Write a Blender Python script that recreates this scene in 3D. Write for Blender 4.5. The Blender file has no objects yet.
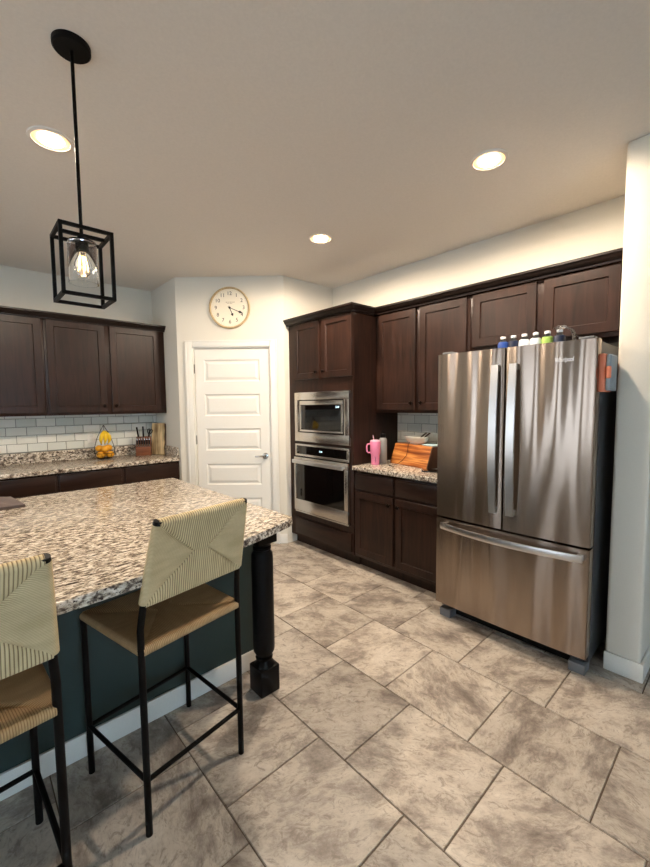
import bpy, bmesh, math, random
from mathutils import Vector, Matrix
random.seed(7)
C = bpy.context.scene.collection
SC = bpy.context.scene
PI = math.pi

# ------------------------------------------------------------------ camera
F_PX, YAW, PITCH, ROLL, CAM_Z = 398.2852, .7403, .0738, -.0099, 1.4528
cam_d = bpy.data.cameras.new('camera'); cam = bpy.data.objects.new('camera', cam_d); C.objects.link(cam)
fw = Vector((math.sin(YAW)*math.cos(PITCH), math.cos(YAW)*math.cos(PITCH), -math.sin(PITCH)))
rt = Vector((math.cos(YAW), -math.sin(YAW), 0)); up = rt.cross(fw)
r2 = math.cos(ROLL)*rt+math.sin(ROLL)*up; u2 = -math.sin(ROLL)*rt+math.cos(ROLL)*up
cam.matrix_world = Matrix(((r2.x, u2.x, -fw.x, 0), (r2.y, u2.y, -fw.y, 0), (r2.z, u2.z, -fw.z, CAM_Z), (0, 0, 0, 1)))
cam_d.sensor_fit = 'HORIZONTAL'; cam_d.sensor_width = 36; cam_d.lens = F_PX/650*36; cam_d.clip_start = .05
SC.camera = cam

# ------------------------------------------------------------------ world, daylight, exposure
w = bpy.data.worlds.new('daylight_sky'); SC.world = w; w.use_nodes = True
w.node_tree.nodes['Background'].inputs[0].default_value = (.62, .80, 1, 1)
w.node_tree.nodes['Background'].inputs[1].default_value = .6
def area(name, loc, rot, sx, sy, power, col):
    d = bpy.data.lights.new(name, 'AREA'); d.shape = 'RECTANGLE'; d.size = sx; d.size_y = sy; d.energy = power; d.color = col
    o = bpy.data.objects.new(name, d); C.objects.link(o); o.location = loc; o.rotation_euler = rot
    return o
DAY = (.56, .79, 1.0); SIDE_DAY = (.86, .93, 1.0)
area('patio_daylight', (-.9, -4.25, 1.15), (PI/2, 0, 0), 2.3, 2.0, 62, DAY)      # outside the glass door behind the camera
area('side_window_daylight', (-4.25, 1.25, 1.3), (PI/2, 0, -PI/2), 1.2, 1.8, 13, SIDE_DAY)
area('side_window_daylight', (-4.25, 3.25, 1.3), (PI/2, 0, -PI/2), 1.2, 1.8, 13, SIDE_DAY)
WARM = (1.0, .82, .64)
DOWN_W = 34
SC.view_settings.view_transform = 'Standard'; SC.view_settings.look = 'None'
SC.view_settings.gamma = 1; SC.view_settings.use_curve_mapping = False
SC.view_settings.exposure = .86

# ------------------------------------------------------------------ materials
def srgb(r, g, b):
    f = lambda c: (c/255/12.92 if c/255 <= .04045 else ((c/255+.055)/1.055)**2.4)
    return (f(r), f(g), f(b), 1)
def newmat(name):
    m = bpy.data.materials.new(name); m.use_nodes = True
    n = m.node_tree.nodes; l = m.node_tree.links
    return m, n, l, n['Principled BSDF']
def plain(name, col, rough=.5, metal=0, bump=0, bscale=200, coat=0, **kw):
    m, n, l, b = newmat(name)
    b.inputs['Roughness'].default_value = rough; b.inputs['Metallic'].default_value = metal
    if max(col[:3]) < .02 and not coat: b.inputs['Specular IOR Level'].default_value = .14
    if coat: b.inputs['Coat Weight'].default_value = coat
    tc = n.new('ShaderNodeTexCoord'); no = n.new('ShaderNodeTexNoise'); no.inputs['Scale'].default_value = bscale; no.inputs['Detail'].default_value = 3
    l.new(tc.outputs['Object'], no.inputs['Vector'])
    mx = n.new('ShaderNodeMix'); mx.data_type = 'RGBA'; mx.inputs['A'].default_value = col
    mx.inputs['B'].default_value = tuple(c*.88 for c in col[:3])+(1,)
    l.new(no.outputs['Fac'], mx.inputs['Factor']); l.new(mx.outputs['Result'], b.inputs['Base Color'])
    if bump:
        bp = n.new('ShaderNodeBump'); bp.inputs['Strength'].default_value = bump; bp.inputs['Distance'].default_value = .002
        l.new(no.outputs['Fac'], bp.inputs['Height']); l.new(bp.outputs[0], b.inputs['Normal'])
    for k, v in kw.items(): b.inputs[k].default_value = v
    return m
def ramp(n, stops, interp='LINEAR'):
    r = n.new('ShaderNodeValToRGB'); r.color_ramp.interpolation = interp
    e = r.color_ramp.elements
    while len(e) < len(stops): e.new(.5)
    for i, (p, c) in enumerate(stops): e[i].position = p; e[i].color = c
    return r
def granite():
    m, n, l, b = newmat('granite')
    tc = n.new('ShaderNodeTexCoord'); mp = n.new('ShaderNodeMapping')
    mp.inputs['Rotation'].default_value = (0, 0, math.radians(38)); mp.inputs['Scale'].default_value = (1, 2.9, 1.6)
    l.new(tc.outputs['Object'], mp.inputs[0])
    a = n.new('ShaderNodeTexNoise'); a.inputs['Scale'].default_value = 30; a.inputs['Detail'].default_value = 6; a.inputs['Roughness'].default_value = .66; a.inputs['Distortion'].default_value = .5
    c = n.new('ShaderNodeTexNoise'); c.inputs['Scale'].default_value = 70; c.inputs['Detail'].default_value = 4; c.inputs['Roughness'].default_value = .6
    d = n.new('ShaderNodeTexVoronoi'); d.inputs['Scale'].default_value = 75
    for x in (a, c, d): l.new(mp.outputs[0], x.inputs['Vector'])
    r1 = ramp(n, [(.37, srgb(58, 50, 46)), (.44, srgb(122, 110, 98)), (.50, srgb(186, 174, 156)), (.59, srgb(228, 220, 206))])
    l.new(a.outputs['Fac'], r1.inputs[0])
    r2_ = ramp(n, [(.40, (1, 1, 1, 1)), (.46, (0, 0, 0, 1))]); l.new(c.outputs['Fac'], r2_.inputs[0])
    r3 = ramp(n, [(.0, srgb(30, 26, 26)), (.5, srgb(84, 72, 66)), (1, srgb(120, 116, 110))]); l.new(d.outputs['Color'], r3.inputs[0])
    mx = n.new('ShaderNodeMix'); mx.data_type = 'RGBA'
    l.new(r2_.outputs[0], mx.inputs['Factor']); l.new(r1.outputs[0], mx.inputs['A']); l.new(r3.outputs[0], mx.inputs['B'])
    l.new(mx.outputs['Result'], b.inputs['Base Color'])
    b.inputs['Roughness'].default_value = .17
    return m
def wood(name, c0, c1, scale=1, rough=.38, axis='Z', contrast=1):
    m, n, l, b = newmat(name)
    tc = n.new('ShaderNodeTexCoord'); mp = n.new('ShaderNodeMapping')
    s = {'Z': (14, 14, 1.3), 'X': (1.3, 14, 14), 'Y': (14, 1.3, 14)}[axis]
    mp.inputs['Scale'].default_value = tuple(v*scale for v in s); l.new(tc.outputs['Object'], mp.inputs[0])
    a = n.new('ShaderNodeTexNoise'); a.inputs['Scale'].default_value = 2.2; a.inputs['Detail'].default_value = 8; a.inputs['Distortion'].default_value = 1.2
    l.new(mp.outputs[0], a.inputs[0])
    big = n.new('ShaderNodeTexNoise'); big.inputs['Scale'].default_value = 5; l.new(tc.outputs['Object'], big.inputs[0])
    ad = n.new('ShaderNodeMath'); ad.operation = 'MULTIPLY_ADD'; ad.inputs[1].default_value = .5
    l.new(big.outputs['Fac'], ad.inputs[0]); l.new(a.outputs['Fac'], ad.inputs[2])
    r = ramp(n, [(.5, c0), (.95, c1)]); l.new(ad.outputs[0], r.inputs[0]); l.new(r.outputs[0], b.inputs['Base Color'])
    bp = n.new('ShaderNodeBump'); bp.inputs['Strength'].default_value = .08; bp.inputs['Distance'].default_value = .002
    l.new(a.outputs['Fac'], bp.inputs['Height']); l.new(bp.outputs[0], b.inputs['Normal'])
    b.inputs['Roughness'].default_value = rough; b.inputs['Specular IOR Level'].default_value = .28
    return m
def steel(name, col, rough=.3, wave=.0, aniso=.75):
    m, n, l, b = newmat(name)
    b.inputs['Base Color'].default_value = col; b.inputs['Metallic'].default_value = 1
    tc = n.new('ShaderNodeTexCoord')
    mp = n.new('ShaderNodeMapping'); mp.inputs['Scale'].default_value = (2, 2, 260); l.new(tc.outputs['Object'], mp.inputs[0])
    a = n.new('ShaderNodeTexNoise'); a.inputs['Scale'].default_value = 1; a.inputs['Detail'].default_value = 2; l.new(mp.outputs[0], a.inputs[0])
    rr = n.new('ShaderNodeMapRange'); rr.inputs['To Min'].default_value = rough; rr.inputs['To Max'].default_value = rough+.005
    l.new(a.outputs['Fac'], rr.inputs[0]); l.new(rr.outputs[0], b.inputs['Roughness'])
    b.inputs['Anisotropic'].default_value = aniso
    tg = n.new('ShaderNodeTangent'); tg.direction_type = 'RADIAL'; tg.axis = 'Z'; l.new(tg.outputs[0], b.inputs['Tangent'])
    b.inputs['Anisotropic Rotation'].default_value = .25
    if wave:
        mp2 = n.new('ShaderNodeMapping'); mp2.inputs['Scale'].default_value = (9, .001, .5); l.new(tc.outputs['Object'], mp2.inputs[0])
        w_ = n.new('ShaderNodeTexNoise'); w_.inputs['Scale'].default_value = 1; w_.inputs['Detail'].default_value = 0
        l.new(mp2.outputs[0], w_.inputs[0])
        bp = n.new('ShaderNodeBump'); bp.inputs['Strength'].default_value = 1; bp.inputs['Distance'].default_value = wave
        l.new(w_.outputs['Fac'], bp.inputs['Height']); l.new(bp.outputs[0], b.inputs['Normal'])
    return m
def floor_tile():
    m, n, l, b = newmat('floor_tile')
    tc = n.new('ShaderNodeTexCoord'); at = n.new('ShaderNodeAttribute'); at.attribute_name = 'seed'
    vm = n.new('ShaderNodeVectorMath'); vm.operation = 'MULTIPLY_ADD'; vm.inputs[1].default_value = (37, 53, 11)
    l.new(at.outputs['Color'], vm.inputs[0]); l.new(tc.outputs['Object'], vm.inputs[2])
    vr = n.new('ShaderNodeVectorRotate'); vr.rotation_type = 'Z_AXIS'
    sp = n.new('ShaderNodeSeparateXYZ'); l.new(at.outputs['Color'], sp.inputs[0])
    ml = n.new('ShaderNodeMath'); ml.operation = 'MULTIPLY'; ml.inputs[1].default_value = 2.2; l.new(sp.outputs[2], ml.inputs[0])
    l.new(vm.outputs[0], vr.inputs['Vector']); l.new(ml.outputs[0], vr.inputs['Angle'])
    mp = n.new('ShaderNodeMapping'); mp.inputs['Scale'].default_value = (1, 1.6, 1); l.new(vr.outputs[0], mp.inputs[0])
    a = n.new('ShaderNodeTexNoise'); a.inputs['Scale'].default_value = 4.2; a.inputs['Detail'].default_value = 12; a.inputs['Roughness'].default_value = .74; a.inputs['Distortion'].default_value = .25
    v = n.new('ShaderNodeTexNoise'); v.inputs['Scale'].default_value = 17; v.inputs['Detail'].default_value = 8; v.inputs['Roughness'].default_value = .75; v.inputs['Distortion'].default_value = 1.2
    for x in (a, v): l.new(mp.outputs[0], x.inputs['Vector'])
    r = ramp(n, [(.33, srgb(106, 95, 86)), (.44, srgb(150, 138, 126)), (.52, srgb(184, 172, 156)), (.66, srgb(204, 194, 179))])
    l.new(a.outputs['Fac'], r.inputs[0])
    vr2 = ramp(n, [(.38, (1, 1, 1, 1)), (.48, (0, 0, 0, 1)), (.55, (0, 0, 0, 1)), (.66, (.6, .6, .6, 1))]); l.new(v.outputs['Fac'], vr2.inputs[0])
    k = n.new('ShaderNodeMath'); k.operation = 'MULTIPLY'; k.inputs[1].default_value = .62; l.new(vr2.outputs[0], k.inputs[0])
    mx = n.new('ShaderNodeMix'); mx.data_type = 'RGBA'; mx.inputs['B'].default_value = srgb(112, 98, 86)
    l.new(k.outputs[0], mx.inputs['Factor']); l.new(r.outputs[0], mx.inputs['A'])
    hs = n.new('ShaderNodeHueSaturation'); l.new(mx.outputs['Result'], hs.inputs['Color'])
    mr = n.new('ShaderNodeMapRange'); mr.inputs['To Min'].default_value = .86; mr.inputs['To Max'].default_value = 1.08
    l.new(sp.outputs[0], mr.inputs[0]); l.new(mr.outputs[0], hs.inputs['Value']); hs.inputs['Saturation'].default_value = .84
    l.new(hs.outputs[0], b.inputs['Base Color'])
    bp = n.new('ShaderNodeBump'); bp.inputs['Strength'].default_value = .25; bp.inputs['Distance'].default_value = .003
    l.new(v.outputs['Fac'], bp.inputs['Height']); l.new(bp.outputs[0], b.inputs['Normal'])
    b.inputs['Roughness'].default_value = .42
    return m
def splash_tile():
    m, n, l, b = newmat('subway_tile')
    at = n.new('ShaderNodeAttribute'); at.attribute_name = 'seed'; sp = n.new('ShaderNodeSeparateXYZ'); l.new(at.outputs['Color'], sp.inputs[0])
    r = ramp(n, [(0, srgb(212, 216, 208)), (1, srgb(232, 232, 224))]); l.new(sp.outputs[0], r.inputs[0]); l.new(r.outputs[0], b.inputs['Base Color'])
    b.inputs['Roughness'].default_value = .12
    return m
def cord(name, c_lo, c_hi, per):
    m, n, l, b = newmat(name)
    uv = n.new('ShaderNodeUVMap'); uv.uv_map = 'UVMap'
    no = n.new('ShaderNodeTexNoise'); no.inputs['Scale'].default_value = 30; no.inputs['Detail'].default_value = 3
    mp = n.new('ShaderNodeMapping'); mp.inputs['Scale'].default_value = (1, .35, 1); l.new(uv.outputs[0], mp.inputs[0]); l.new(mp.outputs[0], no.inputs[0])
    wv = n.new('ShaderNodeTexWave'); wv.wave_type = 'BANDS'; wv.bands_direction = 'X'; wv.inputs['Scale'].default_value = 1/(per*1)*.314; wv.inputs['Distortion'].default_value = .35; wv.inputs['Detail'].default_value = 1; wv.inputs['Detail Scale'].default_value = 20
    l.new(uv.outputs[0], wv.inputs[0])
    r = ramp(n, [(0, c_lo), (.45, c_hi)]); l.new(wv.outputs['Fac'], r.inputs[0])
    mx = n.new('ShaderNodeMix'); mx.data_type = 'RGBA'; mx.blend_type = 'MULTIPLY'; mx.inputs['Factor'].default_value = .45
    r_ = ramp(n, [(.3, (.62, .58, .5, 1)), (.65, (1, 1, 1, 1))]); l.new(no.outputs['Fac'], r_.inputs[0])
    l.new(r.outputs[0], mx.inputs['A']); l.new(r_.outputs[0], mx.inputs['B']); l.new(mx.outputs['Result'], b.inputs['Base Color'])
    bp = n.new('ShaderNodeBump'); bp.inputs['Strength'].default_value = .6; bp.inputs['Distance'].default_value = .0015
    l.new(wv.outputs['Fac'], bp.inputs['Height']); l.new(bp.outputs[0], b.inputs['Normal'])
    b.inputs['Roughness'].default_value = .75
    return m
def emit(name, col, s):
    m, n, l, b = newmat(name)
    b.inputs['Base Color'].default_value = col; b.inputs['Emission Color'].default_value = col; b.inputs['Emission Strength'].default_value = s
    return m
def glass(name, col=(1, 1, 1, 1), rough=0, ior=1.45):
    m, n, l, b = newmat(name)
    b.inputs['Base Color'].default_value = col; b.inputs['Roughness'].default_value = rough
    b.inputs['Transmission Weight'].default_value = 1; b.inputs['IOR'].default_value = ior
    return m
def boardwood():
    m, n, l, b = newmat('striped_acacia')
    tc = n.new('ShaderNodeTexCoord'); mp = n.new('ShaderNodeMapping'); mp.inputs['Scale'].default_value = (1.5, 1, 34); l.new(tc.outputs['Object'], mp.inputs[0])
    a = n.new('ShaderNodeTexNoise'); a.inputs['Scale'].default_value = 1.2; a.inputs['Detail'].default_value = 4; a.inputs['Distortion'].default_value = .4; l.new(mp.outputs[0], a.inputs[0])
    r = ramp(n, [(.34, srgb(112, 58, 24)), (.47, srgb(170, 98, 44)), (.58, srgb(214, 148, 80)), (.7, srgb(140, 78, 34))]); l.new(a.outputs['Fac'], r.inputs[0]); l.new(r.outputs[0], b.inputs['Base Color'])
    b.inputs['Roughness'].default_value = .4
    return m
M = dict(
    wall=plain('wall_paint', srgb(222, 217, 204), .85, bump=.15, bscale=260),
    ceil=plain('ceiling_paint', srgb(232, 224, 214), .95, bump=.3, bscale=90),
    white=plain('white_trim_paint', srgb(232, 230, 222), .4),
    espresso=wood('espresso_wood', srgb(28, 18, 14), srgb(54, 34, 26), .8, .36),
    crown=wood('crown_wood', srgb(18, 11, 9), srgb(32, 21, 17), .8, .36, 'X'),
    espresso_h=wood('espresso_wood_across', srgb(28, 18, 14), srgb(50, 33, 26), .8, .36, 'X'),
    black=plain('black_paint', srgb(13, 13, 14), .42),
    metal_black=plain('black_metal', srgb(9, 9, 9), .5),
    bronze=plain('dark_bronze', srgb(32, 26, 24), .35, metal=.8),
    green=plain('green_island_paint', srgb(38, 56, 53), .55),
    granite=granite(), tile=floor_tile(), grout=plain('grout', srgb(98, 86, 74), .9, bump=.3),
    subway=splash_tile(), sgrout=plain('tile_grout', srgb(120, 122, 118), .9),
    steel=steel('brushed_steel', srgb(160, 147, 136), .22, wave=.028, aniso=.85),
    steel_s=steel('satin_steel', srgb(206, 202, 196), .24, aniso=.6),
    steel_h=plain('handle_steel', srgb(222, 222, 222), .3, metal=1),
    fside=plain('grey_refrigerator_side', srgb(58, 60, 62), .45, bump=.2, bscale=400),
    dark=plain('black_gasket', srgb(14, 14, 15), .6),
    grey=plain('grey_plastic', srgb(104, 108, 112), .5),
    bglass=plain('black_glass', srgb(8, 8, 9), .06, coat=.5),
    weave_a=cord('paper_cord', srgb(182, 156, 112), srgb(224, 203, 160), .0045),
    weave_s=cord('seat_cord', srgb(140, 108, 72), srgb(190, 158, 114), .006),
    weave_b=cord('paper_cord_wide', srgb(134, 110, 74), srgb(224, 204, 160), .0085),
    clockface=plain('clock_face', srgb(236, 228, 208), .6), clockrim=wood('clock_rim', srgb(170, 146, 108), srgb(214, 192, 150), 3, .5),
    ink=plain('clock_ink', srgb(40, 36, 32), .6), faint=plain('faded_ink', srgb(168, 156, 134), .7),
    glow=emit('reflector_glow', (1, .58, .28, 1), .32),  # weak amber emission imitates lens light falling on the reflector
    lens=emit('lit_lens', (1, .80, .56, 1), 30), filament=emit('filament', (1, .66, .28, 1), 5),
    glass=glass('clear_glass'), winglass=glass('window_glass', ior=1.02),
    chrome=plain('satin_nickel', srgb(190, 188, 184), .2, metal=1),
    pink=plain('pink_enamel', srgb(226, 132, 168), .4), greyb=plain('grey_enamel', srgb(146, 146, 144), .45), straw=plain('pale_pink_plastic', srgb(240, 196, 212), .4),
    acacia=boardwood(), bark=wood('pale_bark_wood', srgb(84, 60, 36), srgb(226, 200, 152), 1.1, .7),
    walnut=wood('dark_board', srgb(46, 30, 22), srgb(78, 52, 38), 1, .5), block=wood('red_brown_wood', srgb(84, 48, 32), srgb(126, 78, 52), 1.5, .45, 'X'),
    porcelain=plain('white_porcelain', srgb(228, 228, 218), .25), blueish=plain('pale_blue_cloth', srgb(170, 200, 208), .8, bump=.4),
    banana=plain('banana_skin', srgb(240, 200, 40), .5, bscale=30), tip=plain('brown_tip', srgb(70, 48, 24), .8),
    mango=plain('orange_skin', srgb(238, 168, 36), .5, bump=.4, bscale=150),
    towel=plain('grey_cloth', srgb(92, 82, 80), .95, bump=.6, bscale=300),
    coral=plain('coral_plastic', srgb(240, 140, 104), .5), greyp=plain('pale_grey_plastic', srgb(140, 150, 156), .5),
    bottle=glass('clear_plastic', (.93, .97, 1, 1), .08, 1.3), cap=plain('white_cap', srgb(236, 238, 240), .4), blabel=plain('blue_label', srgb(40, 74, 150), .4),
    glabel=plain('green_label', srgb(150, 186, 90), .4), nlabel=plain('navy_label', srgb(24, 34, 60), .4), wlabel=plain('white_label', srgb(214, 220, 226), .4),
    digits=emit('display_glow', (.6, .85, 1, 1), 1.5),
)

# ------------------------------------------------------------------ mesh helpers
class MB:
    def __init__(s): s.bm = bmesh.new()
    def _merge(s, t, mi=0):
        for f in t.faces: f.material_index = mi
        me = bpy.data.meshes.new('tmp'); t.to_mesh(me); t.free(); s.bm.from_mesh(me); bpy.data.meshes.remove(me)
    def box(s, x0, y0, z0, x1, y1, z1, bev=0, mi=0, seg=2, mat=None):
        t = bmesh.new(); bmesh.ops.create_cube(t, size=1)
        for v in t.verts: v.co = Vector(((x0+x1)/2+v.co.x*(x1-x0), (y0+y1)/2+v.co.y*(y1-y0), (z0+z1)/2+v.co.z*(z1-z0)))
        if bev: bmesh.ops.bevel(t, geom=list(t.edges), offset=bev, segments=seg, affect='EDGES', profile=.5)
        if mat: bmesh.ops.transform(t, matrix=mat, verts=t.verts)
        bmesh.ops.recalc_face_normals(t, faces=t.faces); s._merge(t, mi); return s
    def prism(s, poly, z0, z1, bev=0, mi=0, mat=None, seg=2):
        t = bmesh.new()
        a = [t.verts.new((x, y, z0)) for x, y in poly]; b = [t.verts.new((x, y, z1)) for x, y in poly]
        t.faces.new(a[::-1]); t.faces.new(b); k = len(poly)
        for i in range(k): t.faces.new((a[i], a[(i+1) % k], b[(i+1) % k], b[i]))
        bmesh.ops.recalc_face_normals(t, faces=t.faces)
        if bev:
            eds = [e for e in t.edges if e.calc_face_angle(0) > .5 or e.verts[0].co.z == e.verts[1].co.z]
            bmesh.ops.bevel(t, geom=eds, offset=bev, segments=seg, affect='EDGES', profile=.5)
        if mat: bmesh.ops.transform(t, matrix=mat, verts=t.verts)
        s._merge(t, mi); return s
    def tube(s, pts, r, seg=10, closed=False, mi=0, caps=True):
        t = bmesh.new(); P = [Vector(p) for p in pts]; n = len(P); rs = r if isinstance(r, (list, tuple)) else [r]*n
        rings = []; prev = None
        for i in range(n):
            a = P[(i-1) % n] if (closed or i > 0) else P[i]; b = P[(i+1) % n] if (closed or i < n-1) else P[i]
            d = (b-a).normalized()
            if prev is None: u = d.orthogonal().normalized()
            else:
                u = prev-d*prev.dot(d); u = u.normalized() if u.length > 1e-6 else d.orthogonal().normalized()
            prev = u; v = d.cross(u)
            rings.append([t.verts.new(P[i]+(u*math.cos(2*PI*k/seg)+v*math.sin(2*PI*k/seg))*rs[i]) for k in range(seg)])
        for i in range(n if closed else n-1):
            A = rings[i]; B = rings[(i+1) % n]
            for k in range(seg): t.faces.new((A[k], A[(k+1) % seg], B[(k+1) % seg], B[k]))
        if caps and not closed: t.faces.new(rings[0][::-1]); t.faces.new(rings[-1])
        bmesh.ops.recalc_face_normals(t, faces=t.faces); s._merge(t, mi); return s
    def lathe(s, prof, c=(0, 0, 0), seg=24, mi=0, mat=None, close=False, sy=1):
        t = bmesh.new(); rings = []
        for (r, z) in prof:
            if r < 1e-6: rings.append([t.verts.new((c[0], c[1], c[2]+z))])
            else: rings.append([t.verts.new((c[0]+r*math.cos(2*PI*k/seg), c[1]+sy*r*math.sin(2*PI*k/seg), c[2]+z)) for k in range(seg)])
        for i in range(len(rings)-1+(1 if close else 0)):
            A, B = rings[i], rings[(i+1) % len(rings)]
            for k in range(seg):
                q = (k+1) % seg
                if len(A) == 1 and len(B) == 1: continue
                if len(A) == 1: t.faces.new((A[0], B[k], B[q]))
                elif len(B) == 1: t.faces.new((A[k], A[q], B[0]))
                else: t.faces.new((A[k], A[q], B[q], B[k]))
        if not close:
            if len(rings[0]) > 1: t.faces.new(rings[0][::-1])
            if len(rings[-1]) > 1: t.faces.new(rings[-1])
        bmesh.ops.recalc_face_normals(t, faces=t.faces)
        if mat: bmesh.ops.transform(t, matrix=mat, verts=t.verts)
        s._merge(t, mi); return s
    def ball(s, c, r, sc=(1, 1, 1), seg=16, mi=0, rot=None):
        t = bmesh.new(); bmesh.ops.create_uvsphere(t, u_segments=seg, v_segments=seg//2+2, radius=r)
        for v in t.verts: v.co = Vector((v.co.x*sc[0], v.co.y*sc[1], v.co.z*sc[2]))
        if rot: bmesh.ops.transform(t, matrix=rot, verts=t.verts)
        for v in t.verts: v.co += Vector(c)
        s._merge(t, mi); return s
    def panel(s, x0, x1, z0, z1, yf, th, frame=.057, rec=.009, slope=.004, bev=.002, mi=0):
        # framed (shaker) front: front face at y=yf, thickness th towards +y, recessed centre
        t = bmesh.new()
        def ring(i, y): return [t.verts.new(p) for p in ((x0+i, y, z0+i), (x1-i, y, z0+i), (x1-i, y, z1-i), (x0+i, y, z1-i))]
        R = [ring(0, yf+th), ring(0, yf+bev), ring(bev, yf), ring(frame, yf), ring(frame+slope, yf+rec)]
        t.faces.new(R[0]); t.faces.new(R[-1][::-1])
        for a, b in zip(R, R[1:]):
            for k in range(4): t.faces.new((a[k], a[(k+1) % 4], b[(k+1) % 4], b[k]))
        bmesh.ops.recalc_face_normals(t, faces=t.faces); s._merge(t, mi); return s
    def build(s, name, mats, parent=None, ang=35, smooth=True):
        me = bpy.data.meshes.new(name); s.bm.to_mesh(me); s.bm.free()
        for m in (mats if isinstance(mats, (list, tuple)) else [mats]): me.materials.append(m)
        if smooth:
            me.polygons.foreach_set('use_smooth', [True]*len(me.polygons)); me.set_sharp_from_angle(angle=math.radians(ang))
        o = bpy.data.objects.new(name, me); C.objects.link(o); o.parent = parent
        return o
def thing(name, label, cat, loc=(0, 0, 0), rz=0, group=None):
    o = bpy.data.objects.new(name, None); C.objects.link(o); o.empty_display_size = .05
    o.location = loc; o.rotation_euler = (0, 0, rz); return tag(o, label, cat, group)
def tag(o, label, cat, group=None, kind=None):
    o['label'] = label; o['category'] = cat
    if group: o['group'] = group
    if kind: o['kind'] = kind
    return o
def struct(o, label=None):
    o['kind'] = 'structure'
    if label: o['label'] = label
    return o
def dup(root, loc, rz=None, label=None, group=None, rot=None):
    r = root.copy(); C.objects.link(r); r.location = loc
    if rz is not None: r.rotation_euler = (0, 0, rz)
    if rot is not None: r.rotation_euler = rot
    if label: r['label'] = label
    if group: r['group'] = group
    for ch in list(root.children):
        c = ch.copy(); C.objects.link(c); c.parent = r
        for g in ch.children:
            d = g.copy(); C.objects.link(d); d.parent = c
    return r
def text(name, body, size, mat, parent, M4, extrude=.0006, align='CENTER', shear=0):
    cu = bpy.data.curves.new('glyph_curve', 'FONT'); cu.body = body; cu.size = size; cu.extrude = extrude; cu.align_x = align; cu.align_y = 'CENTER'; cu.shear = shear
    t = bpy.data.objects.new('glyph_tmp', cu); C.objects.link(t)
    bpy.context.view_layer.update()
    me = bpy.data.meshes.new_from_object(t.evaluated_get(bpy.context.evaluated_depsgraph_get()))
    bpy.data.objects.remove(t); bpy.data.curves.remove(cu)
    me.name = name; me.transform(M4); me.materials.clear(); me.materials.append(mat)
    o = bpy.data.objects.new(name, me); C.objects.link(o); o.parent = parent
    return o
FACE = Matrix.Rotation(PI/2, 4, 'X')          # text plane turned to face -y

# ------------------------------------------------------------------ dimensions from the photograph
CZ = 2.7386; BY = 4.712; RX = 3.145
PX1, PY1, PX2, PY2 = 1.667, 4.0435, 2.4608, 3.2926
SX, SY0, SY1 = 2.522, .358, .5135
T = .12
# ------------------------------------------------------------------ structure
X0, X1, Y0 = -4.0, 4.6, -4.0
# floor tiles: 18 inch squares, joints staggered by a third
TX, TY, TW, TP = 1.0784, 1.2376, .4494, .4528
fl = MB(); fl.box(X0-T, Y0-T, -.1, X1+T, BY+T, -.004, mi=0); bm = fl.bm
seeds = {}
i0 = int((X0-TX)/TW)-1; i1 = int((X1-TX)/TW)+1
lay = bm.loops.layers.float_color.new('seed')
for i in range(i0, i1+1):
    off = 0 if i % 2 else -.345*TP
    for j in range(int((Y0-TY)/TP)-2, int((BY-TY)/TP)+3):
        g = .0022
        xa = max(TX+i*TW+g, X0); xb = min(TX+(i+1)*TW-g, X1); ya = max(TY+j*TP+off+g, Y0); yb = min(TY+(j+1)*TP+off-g, BY)
        if xb-xa < .01 or yb-ya < .01: continue
        e = .002; sd = (random.random(), random.random(), random.random(), 1)
        top = [bm.verts.new(p) for p in ((xa+e, ya+e, 0), (xb-e, ya+e, 0), (xb-e, yb-e, 0), (xa+e, yb-e, 0))]
        bot = [bm.verts.new(p) for p in ((xa, ya, -.004), (xb, ya, -.004), (xb, yb, -.004), (xa, yb, -.004))]
        fs = [bm.faces.new(top)]+[bm.faces.new((bot[k], bot[(k+1) % 4], top[(k+1) % 4], top[k])) for k in range(4)]
        for f in fs:
            f.material_index = 1
            for lp in f.loops: lp[lay] = sd
floor = struct(fl.build('floor', [M['grout'], M['tile']], smooth=False))
struct(MB().box(X0-T, Y0-T, CZ, X1+T, BY+T, CZ+.12).build('ceiling', M['ceil']))
struct(MB().box(X0-T, BY, 0, X1+T, BY+T, CZ).build('wall_back', M['wall']))
struct(MB().box(RX, SY1, 0, RX+T, BY, CZ).build('wall_right', M['wall']))
struct(MB().box(SX, SY0, 0, X1+T, SY1, CZ, bev=.016, seg=3).build('wall_partition', M['wall']))
struct(MB().box(X1, Y0-T, 0, X1+T, SY0, CZ).build('wall_far_right', M['wall']))
# wall behind the camera with a glazed patio door, and the left wall with two windows
wf = MB(); wf.box(X0-T, Y0-T, 0, -2.1, Y0, CZ).box(.3, Y0-T, 0, X1, Y0, CZ).box(-2.1, Y0-T, 2.15, .3, Y0, CZ)
struct(wf.build('wall_front', M['wall']))
wl = MB(); wl.box(X0-T, Y0, 0, X0, BY, .35).box(X0-T, Y0, 2.25, X0, BY, CZ).box(X0-T, Y0, .35, X0, .6, 2.25).box(X0-T, 1.9, .35, X0, 2.6, 2.25).box(X0-T, 3.9, .35, X0, BY, 2.25)
struct(wl.build('wall_left', M['wall']))
def window(name, W, H, loc, rz, n):
    r = bpy.data.objects.new(name, None); C.objects.link(r); r.location = loc; r.rotation_euler = (0, 0, rz); struct(r)
    f = MB(); s = .06
    f.box(0, 0, 0, W, .08, s).box(0, 0, H-s, W, .08, H).box(0, 0, s, s, .08, H-s).box(W-s, 0, s, W, .08, H-s)
    for k in range(1, n): f.box(W*k/n-s/2, .01, s, W*k/n+s/2, .07, H-s)
    f.build('window_frame', M['white'], r); g = MB(); g.box(s, .038, s, W-s, .042, H-s).build('pane', M['winglass'], r)
window('window_1', 2.4, 2.15, (-2.1, Y0-.1, 0), 0, 2)
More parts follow.
